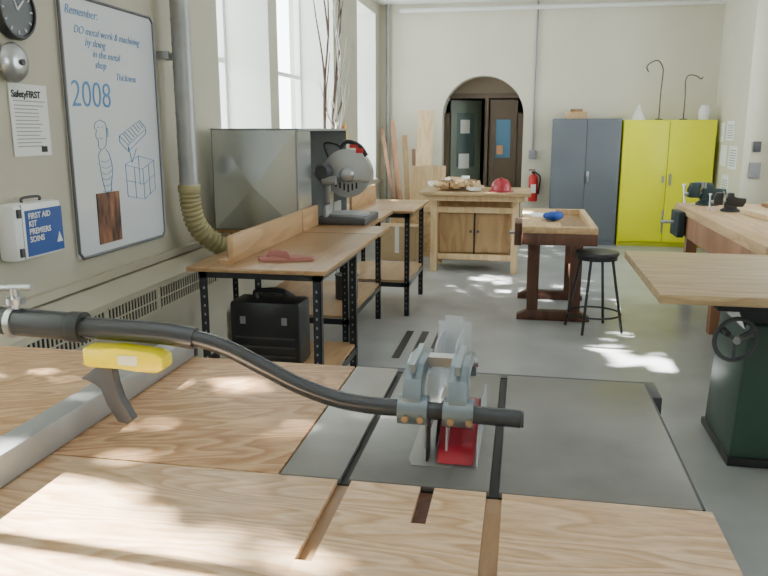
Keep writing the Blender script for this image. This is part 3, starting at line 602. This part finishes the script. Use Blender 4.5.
o.boxes('sheets',[(2.494,2.4985,9.85,10.2,1.42,1.66),(2.494,2.4985,10.3,10.6,1.40,1.64),(2.494,2.4985,9.62,10.0,1.08,1.36),(2.494,2.4985,10.1,10.4,1.1,1.36),(2.494,2.4985,9.9,10.25,.75,1.0)],mat('paper_bright',(.9,.92,.95),.8))
o.boxes('print_lines',[(2.4925,2.494,9.9,10.15,1.45+.03*k,1.46+.03*k) for k in range(6)]+[(2.4925,2.494,9.68,9.95,1.12+.03*k,1.13+.03*k) for k in range(7)]+[(2.4925,2.494,9.95,10.2,.8+.03*k,.81+.03*k) for k in range(5)],GREYIN)
o=Obj('thermostat',(2.6,9.38,1.35));o.box('body',2.6,2.68,9.36,9.398,1.30,1.42,DKGREY,.004);o.box('lower',2.58,2.70,9.37,9.398,1.0,1.18,GREYIN,.004)
o=Obj('fire_extinguisher',(.13,10.78,.56));o.lathe('cylinder',[(0,0),(.06,0),(.065,.01),(.065,.32),(.05,.36),(.02,.38),(.02,.4),(0,.4)],(.13,10.78,.56),REDB)
o.boxes('valve',[(.10,.16,10.75,10.80,.95,.98),(.06,.15,10.77,10.79,.99,1.005)],BLACK);o.tube('hose',[(.16,10.77,.96),(.22,10.75,.9),(.21,10.74,.75),(.2,10.74,.66)],.012,BLACK);o.box('bracket',.1,.16,10.84,10.897,.7,.9,STEEL);o.box('label',.095,.165,10.712,10.716,.68,.8,PAPER)
o=Obj('floor_tape',(-.72,5.2,0));o.boxes('strips',[(x,x+.055,4.86,5.58,.0005,.002) for x in (-.86,-.74,-.62)],BLACK)
# ---------------------------------------------------------------- tree added outside, foliage shaped to dapple the sun
SD=Vector((1,-.05,-.86))
gaps=[(.85,5.1,.24),(.62,5.35,.13),(1.1,4.9,.16),(-.3,7.8,.24),(-.05,7.2,.19),(-.75,8.6,.22),(.28,.86,.34),(0.0,.7,.32),(.5,6.3,.10),(2.0,8.2,.25),(.9,6.8,.15)]  # leaves left out along the sun's rays to place these light patches
o=Obj('dapple_tree',(-6,4,-3))
o.tube('trunk',[(-7.4,4,-3),(-7.3,4.1,1),(-7.2,3.9,4),(-7.3,4,6.5)],lambda t:.22*(1-.6*t),TWIG,seg=10)
vs=[];fs=[]
for k in range(30000):
    x=random.uniform(-7.2,-5.4);y=random.uniform(-2.5,12.5);z=random.uniform(3.9,9.2)
    px=x+z/.86;py=y-.05*z/.86
    if any((px-a)**2+(py-b)**2<r*r*random.uniform(.5,1.7) for a,b,r in gaps):continue
    s=random.uniform(.07,.15);e=Matrix.Rotation(random.uniform(0,6),4,'Z')@Matrix.Rotation(random.uniform(-1.0,1.0),4,'X')
    n0=len(vs)
    vs+=[tuple(Vector((x+6,y-4,z+3))+(e@Vector(v))*s) for v in ((-1,0,0),(0,-.6,0),(1,0,0),(0,.6,0))];fs.append((n0,n0+1,n0+2,n0+3))
me=bpy.data.meshes.new('foliage');me.from_pydata(vs,[],fs);me.materials.append(mat('leaf_green',(.10,.22,.04),.6))
fo=bpy.data.objects.new('foliage',me);COL.objects.link(fo);fo.parent=o.e
# ---------------------------------------------------------------- light
w=bpy.data.worlds.new('sky');SC.world=w;w.use_nodes=True
bg=w.node_tree.nodes['Background'];bg.inputs[0].default_value=(.87,.95,1,1);bg.inputs[1].default_value=11
s=bpy.data.lights.new('sun','SUN');s.energy=100;s.angle=.009;s.color=(1,.98,.94)
so=bpy.data.objects.new('sun',s);COL.objects.link(so)
so.rotation_euler=SD.to_track_quat('-Z','Y').to_euler()
# ---------------------------------------------------------------- camera
f=740;th=math.atan(158/740);ps=math.atan(.1877)
cd=bpy.data.cameras.new('camera');cd.sensor_width=36;cd.lens=36*f/768;cd.clip_start=.02
co=bpy.data.objects.new('camera',cd);COL.objects.link(co);co.location=(0,0,1.55)
co.rotation_euler=(pi/2-th,0,ps);SC.camera=co
